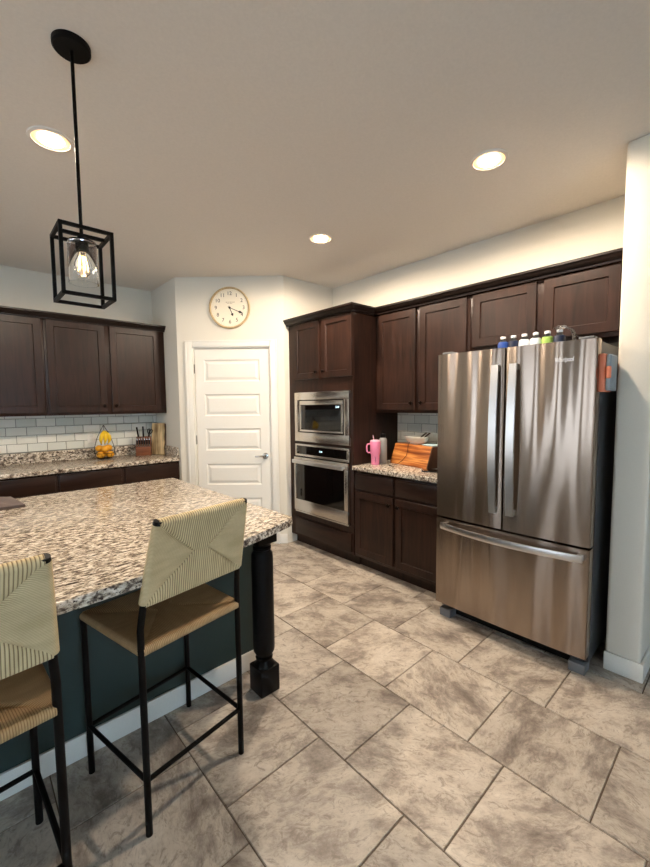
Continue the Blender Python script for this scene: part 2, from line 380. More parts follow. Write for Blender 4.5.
window('window_2', 1.3, 1.9, (X0-.1, 1.9, .35), -PI/2, 1); window('window_3', 1.3, 1.9, (X0-.1, 3.9, .35), -PI/2, 1)
# corner pantry: two short returns and a diagonal front with the door
struct(MB().prism([(PX1, PY1), (PX1, BY), (PX1+T, BY), (PX1+T, PY1+.05)], 0, CZ).build('wall_pantry_left', M['wall']))
struct(MB().prism([(PX2, PY2), (RX, PY2), (RX, PY2+T), (PX2+.05, PY2+T)], 0, CZ).build('wall_pantry_right', M['wall']))
L = math.hypot(PX2-PX1, PY2-PY1); RZ = math.atan2(PY2-PY1, PX2-PX1)
DX0, DX1, DZ = .154, .949, 2.041
def froot(name):
    r = bpy.data.objects.new(name, None); C.objects.link(r); r.location = (PX1, PY1, 0); r.rotation_euler = (0, 0, RZ); return struct(r)
wp = MB(); wp.prism([(0, 0), (DX0, 0), (DX0, T), (.05, T)], 0, CZ).prism([(DX1, 0), (L, 0), (L-.05, T), (DX1, T)], 0, CZ).box(DX0, 0, DZ, DX1, T, CZ)
o = wp.build('wall_pantry_front', M['wall']); o.location = (PX1, PY1, 0); o.rotation_euler = (0, 0, RZ); struct(o)
o = MB()
cw = .068
for (a, b, c_, d) in ((DX0-cw, DX0, 0, DZ+cw), (DX1, DX1+cw, 0, DZ+cw), (DX0, DX1, DZ, DZ+cw)):
    o.box(a, -.018, c_, b, 0, d, bev=.004)
o.box(DX0-cw, -.024, .0, DX0-cw+.014, -.018, DZ+cw).box(DX1+cw-.014, -.024, 0, DX1+cw, -.018, DZ+cw).box(DX0-cw, -.024, DZ+cw-.014, DX1+cw, -.018, DZ+cw)
o.box(DX0, 0, 0, DX0+.012, T, DZ).box(DX1-.012, 0, 0, DX1, T, DZ).box(DX0+.012, 0, DZ-.012, DX1-.012, T, DZ)
o = o.build('trim_1', M['white']); o.location = (PX1, PY1, 0); o.rotation_euler = (0, 0, RZ); struct(o, 'white casing around the pantry door')
dr = froot('door_1'); dr['label'] = 'white five panel pantry door'
# five-panel door slab
d = bmesh.new(); a0, a1, z0, z1 = DX0+.015, DX1-.015, .012, DZ-.015; yf = .02
pz = [(1.693, 1.916), (1.34, 1.565), (.982, 1.21), (.62, .842), (.26, .482)]; px0, px1 = .258, .832
def rect(x0, x1, z0, z1, y): return [d.verts.new(p) for p in ((x0, y, z0), (x1, y, z0), (x1, y, z1), (x0, y, z1))]
def quad(x0, x1, z0, z1, y): d.faces.new(rect(x0, x1, z0, z1, y))
zs = [z0]
for lo, hi in sorted(pz): zs += [lo, hi]
zs.append(z1)
for k in range(len(zs)-1):
    quad(a0, px0, zs[k], zs[k+1], yf); quad(px1, a1, zs[k], zs[k+1], yf)
    if k % 2 == 0: quad(px0, px1, zs[k], zs[k+1], yf)
for lo, hi in pz:
    R_ = [rect(px0, px1, lo, hi, yf), rect(px0+.012, px1-.012, lo+.012, hi-.012, yf+.011), rect(px0+.022, px1-.022, lo+.022, hi-.022, yf+.011), rect(px0+.045, px1-.045, lo+.045, hi-.045, yf+.002)]
    for A, B in zip(R_, R_[1:]):
        for k in range(4): d.faces.new((A[k], A[(k+1) % 4], B[(k+1) % 4], B[k]))
    d.faces.new(R_[-1])
bk = rect(a0, a1, z0, z1, yf+.035); d.faces.new(bk[::-1])
fr = rect(a0, a1, z0, z1, yf)
for k in range(4): d.faces.new((fr[k], bk[k], bk[(k+1) % 4], fr[(k+1) % 4]))
bmesh.ops.remove_doubles(d, verts=d.verts, dist=1e-5); bmesh.ops.recalc_face_normals(d, faces=d.faces)
mb = MB(); mb.bm.free(); mb.bm = d; mb.build('door_slab', M['white'], dr, smooth=False)
h = MB(); h.lathe([(.0, 0), (.032, 0), (.03, .01), (.014, .014), (.012, .045), (.0, .045)], mat=Matrix.Translation((.876, yf, .922)) @ Matrix.Rotation(PI/2, 4, 'X'))
h.tube([(.876, yf-.045, .922), (.85, yf-.05, .924), (.81, yf-.05, .921), (.775, yf-.044, .918)], [.011, .009, .008, .007])
h.build('door_handle', M['chrome'], dr)
for z in (1.823, 1.096, .33): MB().box(.158, .006, z-.045, .168, .02, z+.045, bev=.002).tube([(.166, .004, z-.046), (.166, .004, z+.046)], .006).build('hinge', M['chrome'], dr)
# baseboards
def base(name, x0, y0, x1, y1, loc=None, rz=0):
    o = MB().box(x0, y0, 0, x1, y1, .1, bev=.004).build(name, M['white'])
    if loc: o.location = loc; o.rotation_euler = (0, 0, rz)
    return struct(o)
base('baseboard_pantry_left', 0, -.014, DX0-cw, 0, (PX1, PY1, 0), RZ)
base('baseboard_pantry_right', DX1+cw, -.014, L+.004, 0, (PX1, PY1, 0), RZ)
base('baseboard_partition_end', SX-.015, SY0-.015, SX, SY1+.002)
base('baseboard_partition_front', SX, SY0-.015, X1, SY0)
base('baseboard_far_right', X1-.015, Y0, X1, SY0-.015)
base('baseboard_left', X0, Y0, X0+.015, BY); base('baseboard_front', .3, Y0, X1-.015, Y0+.015); base('baseboard_back', X0+.015, BY-.015, -1.3, BY)
base('baseboard_front_left', X0+.015, Y0, -2.1, Y0+.015)

# tiled backsplashes (3 x 6 inch running bond)
def backsplash(name, label, W, z0, z1, loc, rz, uoff, zref):
    m = MB(); m.box(0, -.004, z0, W, 0, z1, mi=0); bm = m.bm; lay = bm.loops.layers.float_color.new('seed')
    tw, th, g = .1565, .0795, .0017
    zz = zref; row = 0
    while zz > z0: zz -= th; row -= 1
    while zz < z1:
        x = uoff-(tw/2 if row % 2 else 0)
        while x > 0: x -= tw
        while x < W:
            xa, xb = max(x+g, 0), min(x+tw-g, W); za, zb = max(zz+g, z0), min(zz+th-g, z1)
            if xb-xa > .01 and zb-za > .006:
                e = .003; sd = (random.random(), 0, 0, 1)
                t = [bm.verts.new(p) for p in ((xa+e, -.008, za+e), (xb-e, -.008, za+e), (xb-e, -.008, zb-e), (xa+e, -.008, zb-e))]
                q = [bm.verts.new(p) for p in ((xa, -.004, za), (xb, -.004, za), (xb, -.004, zb), (xa, -.004, zb))]
                for f in [bm.faces.new(t)]+[bm.faces.new((q[k], q[(k+1) % 4], t[(k+1) % 4], t[k])) for k in range(4)]:
                    f.material_index = 1
                    for lp in f.loops: lp[lay] = sd
            x += tw
        zz += th; row += 1
    o = m.build(name, [M['sgrout'], M['subway']], smooth=False); o.location = loc; o.rotation_euler = (0, 0, rz)
    return tag(o, label, 'backsplash')
backsplash('tile_backsplash', 'white subway tile backsplash behind the long counter left of the pantry door', PX1+1.25, 1.017, 1.3715, (-1.25, BY-.0006, 0), 0, .3-.08+1.25, 1.262)
backsplash('tile_backsplash', 'white subway tile backsplash behind the bread box counter beside the refrigerator', .93, 1.017, 1.39, (RX-.0006, 2.386, 0), -PI/2, .04, 1.262)

# ------------------------------------------------------------------ cabinets
KNOB = [(.0, 0), (.007, 0), (.006, .012), (.014, .018), (.016, .024), (.012, .030), (.0, .032)]
def knob(x, z, y, parent): MB().lathe(KNOB, seg=14, mat=Matrix.Translation((x, y, z)) @ Matrix.Rotation(PI/2, 4, 'X')).build('knob', M['bronze'], parent)
def cabinet(name, label, cat, loc, rz, W, D, z0, z1, doors=(), drawers=(), toe=0, group=None):
    r = thing(name, label, cat, loc, rz, group)
    b = MB()
    if toe: b.box(.0, .07, 0, W, D, toe)
    b.box(0, 0, max(z0, toe), W, D, z1, bev=.0015)
    b.build('body', M['espresso'], r)
    for (a, c_, lo, hi, kn) in doors:
        dd = MB().panel(a, c_, lo, hi, -.02, .0195).build('door', M['espresso'], r)
        if kn: knob(a+.03 if kn[0] == 'l' else c_-.03, lo+.06 if kn[1] == 'b' else hi-.06, -.02, dd)
    for (a, c_, lo, hi) in drawers:
        MB().box(a, -.02, lo, c_, -.0005, hi, bev=.003).build('drawer', M['espresso_h'], r)
    return r
UY = 4.382
cabinet('wall_cabinet', 'dark wood wall cabinet left of the banana stand, at the left edge of the photo', 'cabinet', (-.47, UY, 0), 0, 1.056, BY-UY-.001, 1.372, 2.262,
        [(.025, .52, 1.396, 2.238, 'rb'), (.545, 1.040, 1.396, 2.238, None)])
cabinet('wall_cabinet', 'dark wood two door wall cabinet above the knife block', 'cabinet', (.589, UY, 0), 0, 1.074, BY-UY-.001, 1.372, 2.262,
        [(.018, .492, 1.396, 2.238, 'rb'), (.538, 1.014, 1.396, 2.238, 'lb')])
LBY = 4.10
cabinet('base_cabinet', 'dark wood base cabinet under the left end of the long back counter', 'cabinet', (-1.24, LBY, 0), 0, 1.83, BY-LBY-.001, .1, .875,
        [(.02, .6, .13, .68, 'rt'), (.62, 1.2, .13, .68, 'lt'), (1.24, 1.81, .13, .68, 'rt')], [(.02, .6, .715, .86), (.62, 1.2, .715, .86), (1.24, 1.812, .715, .86)], toe=.1)
cabinet('base_cabinet', 'dark wood base cabinet under the knife block, beside the pantry', 'cabinet', (.592, LBY, 0), 0, 1.073, BY-LBY-.001, .1, .875,
        [(.012, .51, .13, .68, 'rt'), (.54, 1.05, .13, .68, 'lt')], [(.012, .51, .715, .86), (.54, 1.05, .715, .86)], toe=.1)
# right run
TXF = 2.519
tall = cabinet('oven_cabinet', 'tall dark wood cabinet housing the wall oven and microwave', 'cabinet', (TXF, PY2-.002, 0), -PI/2, .9026, RX-TXF-.001, .1, 2.262,
        [(.1, .477, 1.695, 2.235, 'rb'), (.517, .9, 1.695, 2.235, 'lb')], [(.09, .885, .13, .297)], toe=.1)
# cut the appliance niche so that the appliances sit inside it
body = [c for c in tall.children if c.name.startswith('body')][0]
def tall_body():
    m = MB(); W = .9026; D = RX-TXF-.001
    m.box(0, .07, 0, W, D, .1).box(0, 0, .1, W, D, .36).box(0, 0, 1.571, W, D, 2.262).box(0, 0, .36, .105, D, 1.571).box(.868, 0, .36, W, D, 1.571).box(.105, D-.02, .36, .868, D, 1.571).box(.105, 0, 1.061, .868, D-.02, 1.082)
    me = bpy.data.meshes.new('body'); m.bm.to_mesh(me); m.bm.free(); me.materials.append(M['espresso']); return me
body.data = tall_body()
cabinet('base_cabinet', 'dark wood base cabinet between the wall oven and the refrigerator', 'cabinet', (2.535, 2.386, 0), -PI/2, .90, RX-2.535-.001, .1, .875,
        [(.012, .427, .13, .69, 'rt'), (.455, .86, .13, .69, 'lt')], [(.012, .427, .715, .85), (.455, .86, .715, .85)], toe=.1)
UX = 2.815
cabinet('wall_cabinet', 'dark wood tall two door wall cabinet above the bread box', 'cabinet', (UX, 2.386, 0), -PI/2, .905, RX-UX-.001, 1.37, 2.262,
        [(.035, .437, 1.395, 2.228, 'rb'), (.476, .886, 1.395, 2.228, 'lb')])
cabinet('wall_cabinet', 'short dark wood two door wall cabinet above the refrigerator', 'cabinet', (UX, 1.48, 0), -PI/2, .962, RX-UX-.001, 1.83, 2.262,
        [(.025, .462, 1.855, 2.228, None), (.507, .91, 1.855, 2.228, None)])
def crown(name, label, path):
    prof = [(0, 2.238), (.012, 2.238), (.014, 2.25), (.026, 2.256), (.036, 2.268), (.042, 2.279), (.05, 2.283), (.05, 2.297), (0, 2.297)]
    t = bmesh.new(); n = len(path); P = [Vector((x, y)) for x, y in path]; rings = []
    for i in range(n):
        nn = []
        if i > 0: e = (P[i]-P[i-1]).normalized(); nn.append(Vector((e.y, -e.x)))
        if i < n-1: e = (P[i+1]-P[i]).normalized(); nn.append(Vector((e.y, -e.x)))
        m_ = sum(nn, Vector((0, 0))); m_.normalize(); k = 1/m_.dot(nn[0])
        rings.append([t.verts.new((P[i].x+m_.x*o_*k, P[i].y+m_.y*o_*k, z)) for o_, z in prof])
    q = len(prof)
    for A, B in zip(rings, rings[1:]):
        for k in range(q): t.faces.new((A[k], A[(k+1) % q], B[(k+1) % q], B[k]))
    t.faces.new(rings[0]); t.faces.new(rings[-1][::-1]); bmesh.ops.recalc_face_normals(t, faces=t.faces)
    mb = MB(); mb.bm.free(); mb.bm = t; return tag(mb.build(name, M['crown'], ang=50), label, 'moulding')
crown('crown_moulding', 'dark crown moulding capping the wall cabinets left of the pantry', [(-.47, UY-.021), (1.662, UY-.021)])
crown('crown_moulding', 'dark crown moulding capping the oven cabinet and the cabinets over the refrigerator', [(TXF-.021, PY2-.004), (TXF-.021, 2.388-.002), (UX-.021, 2.388-.002), (UX-.021, .518)])

# ------------------------------------------------------------------ countertops
def slab(name, label, poly, loc=(0, 0, 0), z0=.876, z1=.914, splash=()):
    o = thing(name, label, 'countertop', loc)
    MB().prism(poly, z0, z1, bev=.006, seg=3).build('slab', M['granite'], o)
    for b in splash: MB().box(*b, bev=.003).build('splash', M['granite'], o)
    return o
slab('granite_countertop', 'speckled granite countertop along the back wall left of the pantry', [(-1.25, 4.067), (PX1-.001, 4.067), (PX1-.001, BY-.001), (-1.25, BY-.001)],
     splash=[(-1.25, BY-.022, .914, PX1-.022, BY-.001, 1.016), (PX1-.021, 4.09, .914, PX1-.001, BY-.022, 1.016)])
slab('granite_countertop', 'short speckled granite countertop between oven cabinet and refrigerator', [(2.494, 1.465), (RX-.001, 1.465), (RX-.001, 2.386), (2.494, 2.386)],
     splash=[(RX-.022, 1.465, .914, RX-.001, 2.386, 1.016)])
IX = 1.153
front = [(x, 1.278+.155*x*x) for x in [IX-.03-i*(2*IX-.06)/28 for i in range(29)]]
isl_poly = [(IX-.008, 1.278+.155*IX*IX+.004), ]+front+[(-IX, 1.50), (-IX, 2.955), (IX, 2.955), (IX, 1.51)]
slab('island_countertop', 'big speckled granite top of the kitchen island behind the bar stools', isl_poly)
# island
isl = thing('kitchen_island', 'dark green kitchen island with white baseboard and black turned corner legs', 'island', (0, 1.84, 0))
ib = MB(); ib.box(-1.128, 0, 0, 1.128, 1.06, .876).box(1.128, 0, 0, 1.146, .0025, .876); ib.build('body', M['green'], isl)
MB().box(-1.146, -.014, 0, 1.146, 0, .1, bev=.004).build('baseboard', M['white'], isl)
MB().box(1.128, .003, 0, 1.146, 1.06, .876).build('end_panel', M['black'], isl)
for sx in (1, -1):
    cx, cy = 1.074*sx, 1.652-1.84; q = .055
    l_ = MB(); l_.box(cx-q, cy-q, 0, cx+q, cy+q, .135, bev=.004)
    t4 = bmesh.new()
    l_.lathe([(.052, .135), (.05, .140), (.034, .158), (.033, .163), (.042, .168), (.044, .176), (.036, .184), (.04, .190), (.0525, .21), (.0545, .23), (.0545, .69), (.052, .715), (.042, .728), (.04, .733), (.046, .738), (.046, .748), (.04, .754), (.048, .765), (.054, .772)], (cx, cy, 0), 32)
    # chamfered transitions of the square blocks
    for (za, zb, qa, qb) in ((.135, .150, q, .036), (.772, .755, q, .038)):
        pts = []
    l_.box(cx-q, cy-q, .772, cx+q, cy+q, .876, bev=.004)
    l_.build('turned_leg', M['black'], isl)
    MB().box(cx-.045, cy+.056, .79, cx+.026, -.0145, .876, bev=.002).build('apron', M['black'], isl)

# ------------------------------------------------------------------ refrigerator
FX, FY = 2.3201, 1.4455; FW = .889
fr = thing('refrigerator', 'stainless steel french door refrigerator with a bottom freezer drawer', 'refrigerator', (FX, FY, 0), -PI/2)
MB().box(.004, .085, .055, FW-.004, .77, 1.757, bev=.004).build('case', M['fside'], fr)
def curved(x0, x1, z0, z1, th, seg=14, bul=.010, r=.008):
    pts = []
    for k in range(seg+1):
        x = x0+(x1-x0)*k/seg; gx = (x-FW/2)/(FW/2); y = bul*gx*gx
        e = min(x-x0, x1-x); y += r if e < 1e-6 else 0
        pts.append((x, y))
    pts[0] = (x0, pts[0][1]); pts.insert(1, (x0+r*.4, pts[0][1]-r*.8)); pts.insert(-1, (x1-r*.4, pts[-1][1]-r*.8))
    poly = pts+[(x1, th), (x0, th)]
    return MB().prism(poly, z0, z1, bev=0)
dl = curved(0, FW/2-.003, .703, 1.765, .078).build('door', M['steel'], fr, ang=50)
dr2 = curved(FW/2+.003, FW, .703, 1.765, .078).build('door', M['steel'], fr, ang=50)
dw = curved(0, FW, .105, .69, .078).build('freezer_drawer', M['steel'], fr, ang=50)
MB().box(.015, .0785, .1, FW-.015, .0845, 1.76).build('gasket', M['dark'], fr)
for x, pd in ((FW/2-.047, dl), (FW/2+.055, dr2)):
    hh = MB()
    n = 16
    for k in range(n):
        a, b_ = k/n, (k+1)/n
        f = lambda t: -.034-.022*math.sin(PI*t)
        za, zb = .80+.868*a, .80+.868*b_
        wa = .0195+.003*math.sin(PI*a)
        poly = [(za, f(a)), (zb, f(b_)), (zb, f(b_)+.014), (za, f(a)+.014)]
        t = bmesh.new()
        vs = [[t.verts.new((x+s*wa, y, z)) for z, y in poly] for s in (-1, 1)]
        t.faces.new(vs[0]); t.faces.new(vs[1][::-1])
        for q in range(4): t.faces.new((vs[0][q], vs[1][q], vs[1][(q+1) % 4], vs[0][(q+1) % 4]))
        bmesh.ops.recalc_face_normals(t, faces=t.faces); hh._merge(t)
    hh.box(x-.016, -.03, .802, x+.016, .003, .835, bev=.003).box(x-.016, -.03, 1.633, x+.016, .003, 1.666, bev=.003)
    bmesh.ops.remove_doubles(hh.bm, verts=hh.bm.verts, dist=1e-5)
    hh.build('handle', M['steel_h'], pd)
hh = MB(); n = 24
pl = []
f = lambda t: -.022-.040*math.sin(PI*t)**.8
fz = lambda t: .647-.004*math.sin(PI*t)
for k in range(n):
    a, b_ = k/n, (k+1)/n; xa, xb = .05+.815*a-.0, .05+.815*b_
    t = bmesh.new(); v = []
    for (x, tt) in ((xa, a), (xb, b_)):
        v.append([t.verts.new((x, f(tt), fz(tt)-.020)), t.verts.new((x, f(tt)-.004, fz(tt))), t.verts.new((x, f(tt), fz(tt)+.018)), t.verts.new((x, f(tt)+.014, fz(tt)+.018)), t.verts.new((x, f(tt)+.014, fz(tt)-.020))])
    for q in range(5): t.faces.new((v[0][q], v[1][q], v[1][(q+1) % 5], v[0][(q+1) % 5]))
    if k == 0: t.faces.new(v[0])
    if k == n-1: t.faces.new(v[1])
    bmesh.ops.recalc_face_normals(t, faces=t.faces); hh._merge(t)
hh.box(.052, -.012, .63, .08, .012, .663, bev=.003).box(.835, -.012, .63, .863, .012, .663, bev=.003)
hh.build('handle', M['steel_h'], dw)
for x in (.016, FW-.088): MB().prism([(x, .04), (x+.08, .04), (x+.08, .13), (x, .13)], 0, .054, bev=.003).build('foot', M['grey'], fr)
MB().box(.1, .11, .01, FW-.1, .13, .1).build('kick_grille', M['dark'], fr)
for x in (.02, FW-.09): MB().box(x, .03, 1.7655, x+.07, .16, 1.780, bev=.004).build('hinge_cover', M['grey'], fr)
text('logo', 'Whirlpool', .034, M['cap'], dr2, Matrix.Translation((.744, .0035, 1.670)) @ FACE @ Matrix.Scale(.62, 4, (1, 0, 0)), shear=.2)

# ------------------------------------------------------------------ wall oven and microwave
mw = thing('microwave', 'built-in stainless microwave with trim frame above the wall oven', 'microwave', (TXF, PY2-.002, 0), -PI/2)
def frame(m, x0, x1, z0, z1, x2, x3, z2, z3, y0, y1, bev=.002):
    m.box(x0, y0, z0, x1, y1, z2, bev).box(x0, y0, z3, x1, y1, z1, bev).box(x0, y0, z2, x2, y1, z3, bev).box(x3, y0, z2, x1, y1, z3, bev)
X = lambda y: PY2-.002-y
m_ = MB(); frame(m_, .106, .867, 1.085, 1.568, .176, .806, 1.174, 1.495, -.022, -.001); m_.build('trim_frame', M['steel_s'], mw)
MB().box(.178, -.010, 1.176, .804, .40, 1.493).build('housing', M['dark'], mw)
m_ = MB(); frame(m_, .188, .794, 1.184, 1.486, .218, .774, 1.203, 1.446, -.026, -.0105); m_.build('face_frame', M['steel_s'], mw)
MB().box(.2185, -.0225, 1.2035, .645, -.0105, 1.4455).build('glass_door', M['bglass'], mw)
cp = MB().box(.646, -.0225, 1.2035, .7735, -.0105, 1.4455).build('control_panel', M['bglass'], mw)
text('clock_display', '5:18', .026, M['digits'], cp, Matrix.Translation((.725, -.0228, 1.425)) @ FACE, extrude=.0003)
for i in range(3):
    for j in range(4): pass
ov = thing('wall_oven', 'stainless wall oven with black glass door under the microwave', 'oven', (TXF, PY2-.002, 0), -PI/2)
MB().box(.112, 0, .364, .862, .55, 1.058).build('housing', M['dark'], ov)
m_ = MB(); frame(m_, .106, .867, .936, 1.058, .135, .84, .957, 1.040, -.022, -.001); cpf = m_.build('control_frame', M['steel_s'], ov)
cpo = MB().box(.1355, -.018, .9575, .8395, -.001, 1.0395).build('control_panel', M['bglass'], ov)
text('clock_display', '5:18', .024, M['digits'], cpo, Matrix.Translation((.49, -.0185, 1.0)) @ FACE, extrude=.0003)
m_ = MB(); frame(m_, .106, .867, .385, .926, .138, .824, .498, .868, -.040, -.001); od = m_.build('oven_door', M['steel_s'], ov)
MB().box(.1385, -.036, .4985, .8235, -.002, .8675).build('door_glass', M['bglass'], od)
m_ = MB(); m_.box(.128, -.088, .868, .848, -.070, .906, bev=.009, seg=3).box(.135, -.07, .878, .16, -.0405, .898).box(.813, -.07, .878, .838, -.0405, .898); m_.build('handle', M['steel_h'], od)
MB().box(.106, -.03, .364, .867, -.001, .379, bev=.003).build('vent_lip', M['steel_s'], ov)

# ------------------------------------------------------------------ wall clock on the pantry wall
ck = thing('wall_clock', 'round cream wall clock with a pale wooden rim above the pantry door', 'clock', (PX1+.551*math.cos(RZ), PY1+.551*math.sin(RZ), 2.428), RZ)
RX90 = Matrix.Rotation(PI/2, 4, 'X')
MB().lathe([(.187, 0), (.205, 0), (.207, .012), (.204, .028), (.196, .033), (.189, .026), (.187, .02)], seg=48, mat=RX90, close=True).build('rim', M['clockrim'], ck)
MB().lathe([(0, .001), (.1872, .001), (.1872, .012), (0, .012)], seg=48, mat=RX90).build('face', M['clockface'], ck)
for k in range(1, 13):
    a = PI/2-k*PI/6
    text('numeral', str(k), .052, M['ink'], ck, Matrix.Translation((.14*math.cos(a), -.0125, .14*math.sin(a))) @ FACE)
t = MB()
for k in range(60):
    a = k*PI/30; r0 = .172; c_ = Matrix.Translation((0, -.0124, 0)) @ Matrix.Rotation(a, 4, 'Y')
    t.box(-.0008, -.0006, r0, .0008, .0004, r0+(.009 if k % 5 == 0 else .005), mat=c_)
t.build('minute_track', M['faint'], ck)
t = MB()      # faded, unreadable lettering below the twelve
for x, wd in ((-.04, .018), (-.018, .012), (.0, .02), (.024, .01), (.038, .014)): t.box(x, -.0131, .052, x+wd, -.0122, .058)
for x, wd in ((-.026, .02), (.0, .026)): t.box(x, -.0131, .040, x+wd, -.0122, .044)
t.build('faded_lettering', M['faint'], ck)
def hand(name, ang, ln, wd, off):
    Mx = Matrix.Translation((0, off, 0)) @ Matrix.Rotation(ang, 4, 'Y')
    h = MB(); h.prism([(-wd*.3, -.02), (wd*.3, -.02), (wd*.3, ln*.62), (wd*1.3, ln*.74), (0, ln), (-wd*1.3, ln*.74), (-wd*.3, ln*.62)], 0, .0012, mat=Mx @ Matrix.Rotation(PI/2, 4, 'X'))
    h.build(name, M['ink'], ck)
hand('hour_hand', math.radians(5.3*30), .092, .011, -.0145); hand('minute_hand', math.radians(18.9*6), .15, .0095, -.017)
MB().lathe([(0, .012), (.011, .012), (.009, .021), (0, .022)], seg=16, mat=RX90).build('hub', M['ink'], ck)

# ------------------------------------------------------------------ bar stools
def bar_stool(label, loc, rz):
    r = thing('bar_stool', label, 'bar stool', loc, rz, 'bar stools')
    fw_, rw, dp = .219, .200, .203; hz = .645
    R_ = .0115
    def back(s, z):      # rear post line leaning back above the seat
        t = max(0, (z-.72)/(1.095-.72)); return (s*(rw-.029*t), -dp-.088*t**1.25, z)
    for s in (-1, 1):
        MB().tube([(s*fw_, dp, 0), (s*fw_, dp, hz-.005)], R_, 12).build('leg', M['metal_black'], r)
        MB().tube([(s*rw, -dp, 0), (s*rw, -dp, .72)]+[back(s, z) for z in (.76, .80, .9, 1.0, 1.095)], R_, 12).build('rear_leg', M['metal_black'], r)
    fr_ = MB(); zf = .195
    def rail(a, b, ra=.0085): fr_.tube([a, b], ra, 10)
    rail((-fw_, dp, zf), (fw_, dp, zf)); rail((-rw, -dp, zf), (rw, -dp, zf))
    for s in (-1, 1): rail((s*fw_, dp, zf), (s*rw, -dp, zf))
    fr_.build('footrest', M['metal_black'], r)
    # woven panels: four sectors meeting along a short centre seam, wrapped round the frame
    def woven(name, corners, rr, cen, sag, outn, mats):
        # corners: 4 points (a,b,c,d) going round; cen: half length (fraction) of the centre seam along a->b
        a, b, c, d_ = [Vector(p) for p in corners]; N = Vector(outn).normalized()
        mid = (a+b+c+d_)/4; ux = ((b-a)+(c-d_)).normalized(); hx = ((b-a).length+(c-d_).length)/4
        p, q = mid-ux*hx*cen, mid+ux*hx*cen
        bm = bmesh.new(); uvl = bm.loops.layers.uv.new('UVMap')
        nt, ns = 14, 20
        for si, (A, B, I0, I1, along) in enumerate(((a, b, p, q, 0), (b, c, q, q, 1), (c, d_, q, p, 0), (d_, a, p, p, 1))):
            uy = N.cross(ux)
            outd = (A+B)/2-mid; e = (B-A).normalized(); outd = outd-e*outd.dot(e); outd.normalize()
            for side in (1, -1):
                grid = []
                for i in range(nt+1):
                    row = []
                    for j in range(ns+1):
                        s_ = j/ns
                        if i <= 5:      # wrap round the frame bar
                            th = PI/2*(i/5); base_ = A.lerp(B, s_); P = base_+outd*rr*math.cos(th)+N*side*rr*math.sin(th); t_ = 0
                        else:
                            t_ = (i-5)/(nt-5); P0 = A.lerp(B, s_); P1 = I0.lerp(I1, s_); P = P0.lerp(P1, t_)
                            edge = min(s_, 1-s_)*2; gro = .0075*max(0, 1-edge*8)*(1 if t_ < 1 else 1)
                            if along == 1 and t_ > .93: gro = .0035
                            P = P+N*side*(rr-(rr*sag)*(t_**.7)-gro)
                        row.append((P, t_))
                    grid.append(row)
                vv = [[bm.verts.new(P) for P, _ in row] for row in grid]
                for i in range(nt):
                    for j in range(ns):
                        f = bm.faces.new((vv[i][j], vv[i][j+1], vv[i+1][j+1], vv[i+1][j])); f.material_index = 0 if along else 1
                        for lp in f.loops:
                            co = lp.vert.co-mid
                            u_, v_ = co.dot(ux), co.dot(uy)
                            if along: u_, v_ = v_, u_
                            lp[uvl].uv = (u_, v_+(3 if side < 0 else 0)+si*1.7)
        bmesh.ops.remove_doubles(bm, verts=bm.verts, dist=1e-6); bmesh.ops.recalc_face_normals(bm, faces=bm.faces)
        mb = MB(); mb.bm.free(); mb.bm = bm; return mb.build(name, mats, r, ang=60)
    woven('seat', [(-rw+.004, -dp+.002, hz), (rw-.004, -dp+.002, hz), (fw_-.002, dp, hz), (-fw_+.002, dp, hz)], .016, .12, .55, (0, 0, 1), [M['weave_s'], M['weave_s']])
    lo, hi = .815, 1.083
    A, B = back(-1, lo), back(1, lo); C_, D_ = back(1, hi), back(-1, hi)
    n_ = (Vector(B)-Vector(A)).cross(Vector(D_)-Vector(A))
    woven('backrest', [A, B, C_, D_], .0165, .16, .62, n_, [M['weave_a'], M['weave_b']])
    for s in (-1, 1):
        p = Vector(back(s, 1.083)); q = Vector(back(s, 1.075)); dd = (p-q).normalized()
        MB().tube([p, p+dd*.012], [.0155, .0145], 14).build('post_cap', M['metal_black'], r)
    return r
st = bar_stool('black metal bar stool with woven cord seat, fully in view before the island leg', (.556, 1.568, 0), math.radians(9.7))
st2 = dup(st, (-.073, 1.416, 0), math.radians(6), 'woven cord bar stool cut off by the left edge of the photo')

# ------------------------------------------------------------------ ceiling lights
def downlight(label, x, y):
    r = thing('recessed_light', label, 'ceiling light', (x, y, CZ), 0, 'recessed ceiling lights')
    MB().lathe([(.078, 0), (.096, 0), (.094, -.005), (.080, -.008), (.078, -.005)], seg=36, close=True).build('trim_ring', M['ceil'], r)
    MB().lathe([(.0535, 0), (.0775, 0), (.0775, -.006), (.0535, -.003)], seg=36, close=True).build('reflector', M['glow'], r)  # ring glows by its own material to look warmly lit
    MB().lathe([(0, -.001), (.053, -.001), (.053, -.006), (.046, -.013), (.03, -.017), (0, -.018)], seg=32).build('lens', M['lens'], r)
    d = bpy.data.lights.new('downlight_lamp', 'SPOT'); d.energy = DOWN_W; d.color = WARM; d.spot_size = math.radians(178); d.spot_blend = .2; d.shadow_soft_size = .06
    o = bpy.data.objects.new('downlight_lamp', d); C.objects.link(o); o.parent = r; o.location = (0, 0, -.03)
    d = bpy.data.lights.new('downlight_disc', 'AREA'); d.shape = 'DISK'; d.size = .105; d.energy = DOWN_W*.36; d.color = WARM
    o = bpy.data.objects.new('downlight_disc', d); C.objects.link(o); o.parent = r; o.location = (0, 0, -.02)
    return r
downlight('recessed ceiling light beside the black pendant rod', .398, 2.374)
downlight('recessed ceiling light nearest the refrigerator', 2.150, 1.040)
downlight('small-looking recessed ceiling light in front of the oven cabinet', 2.141, 2.372)
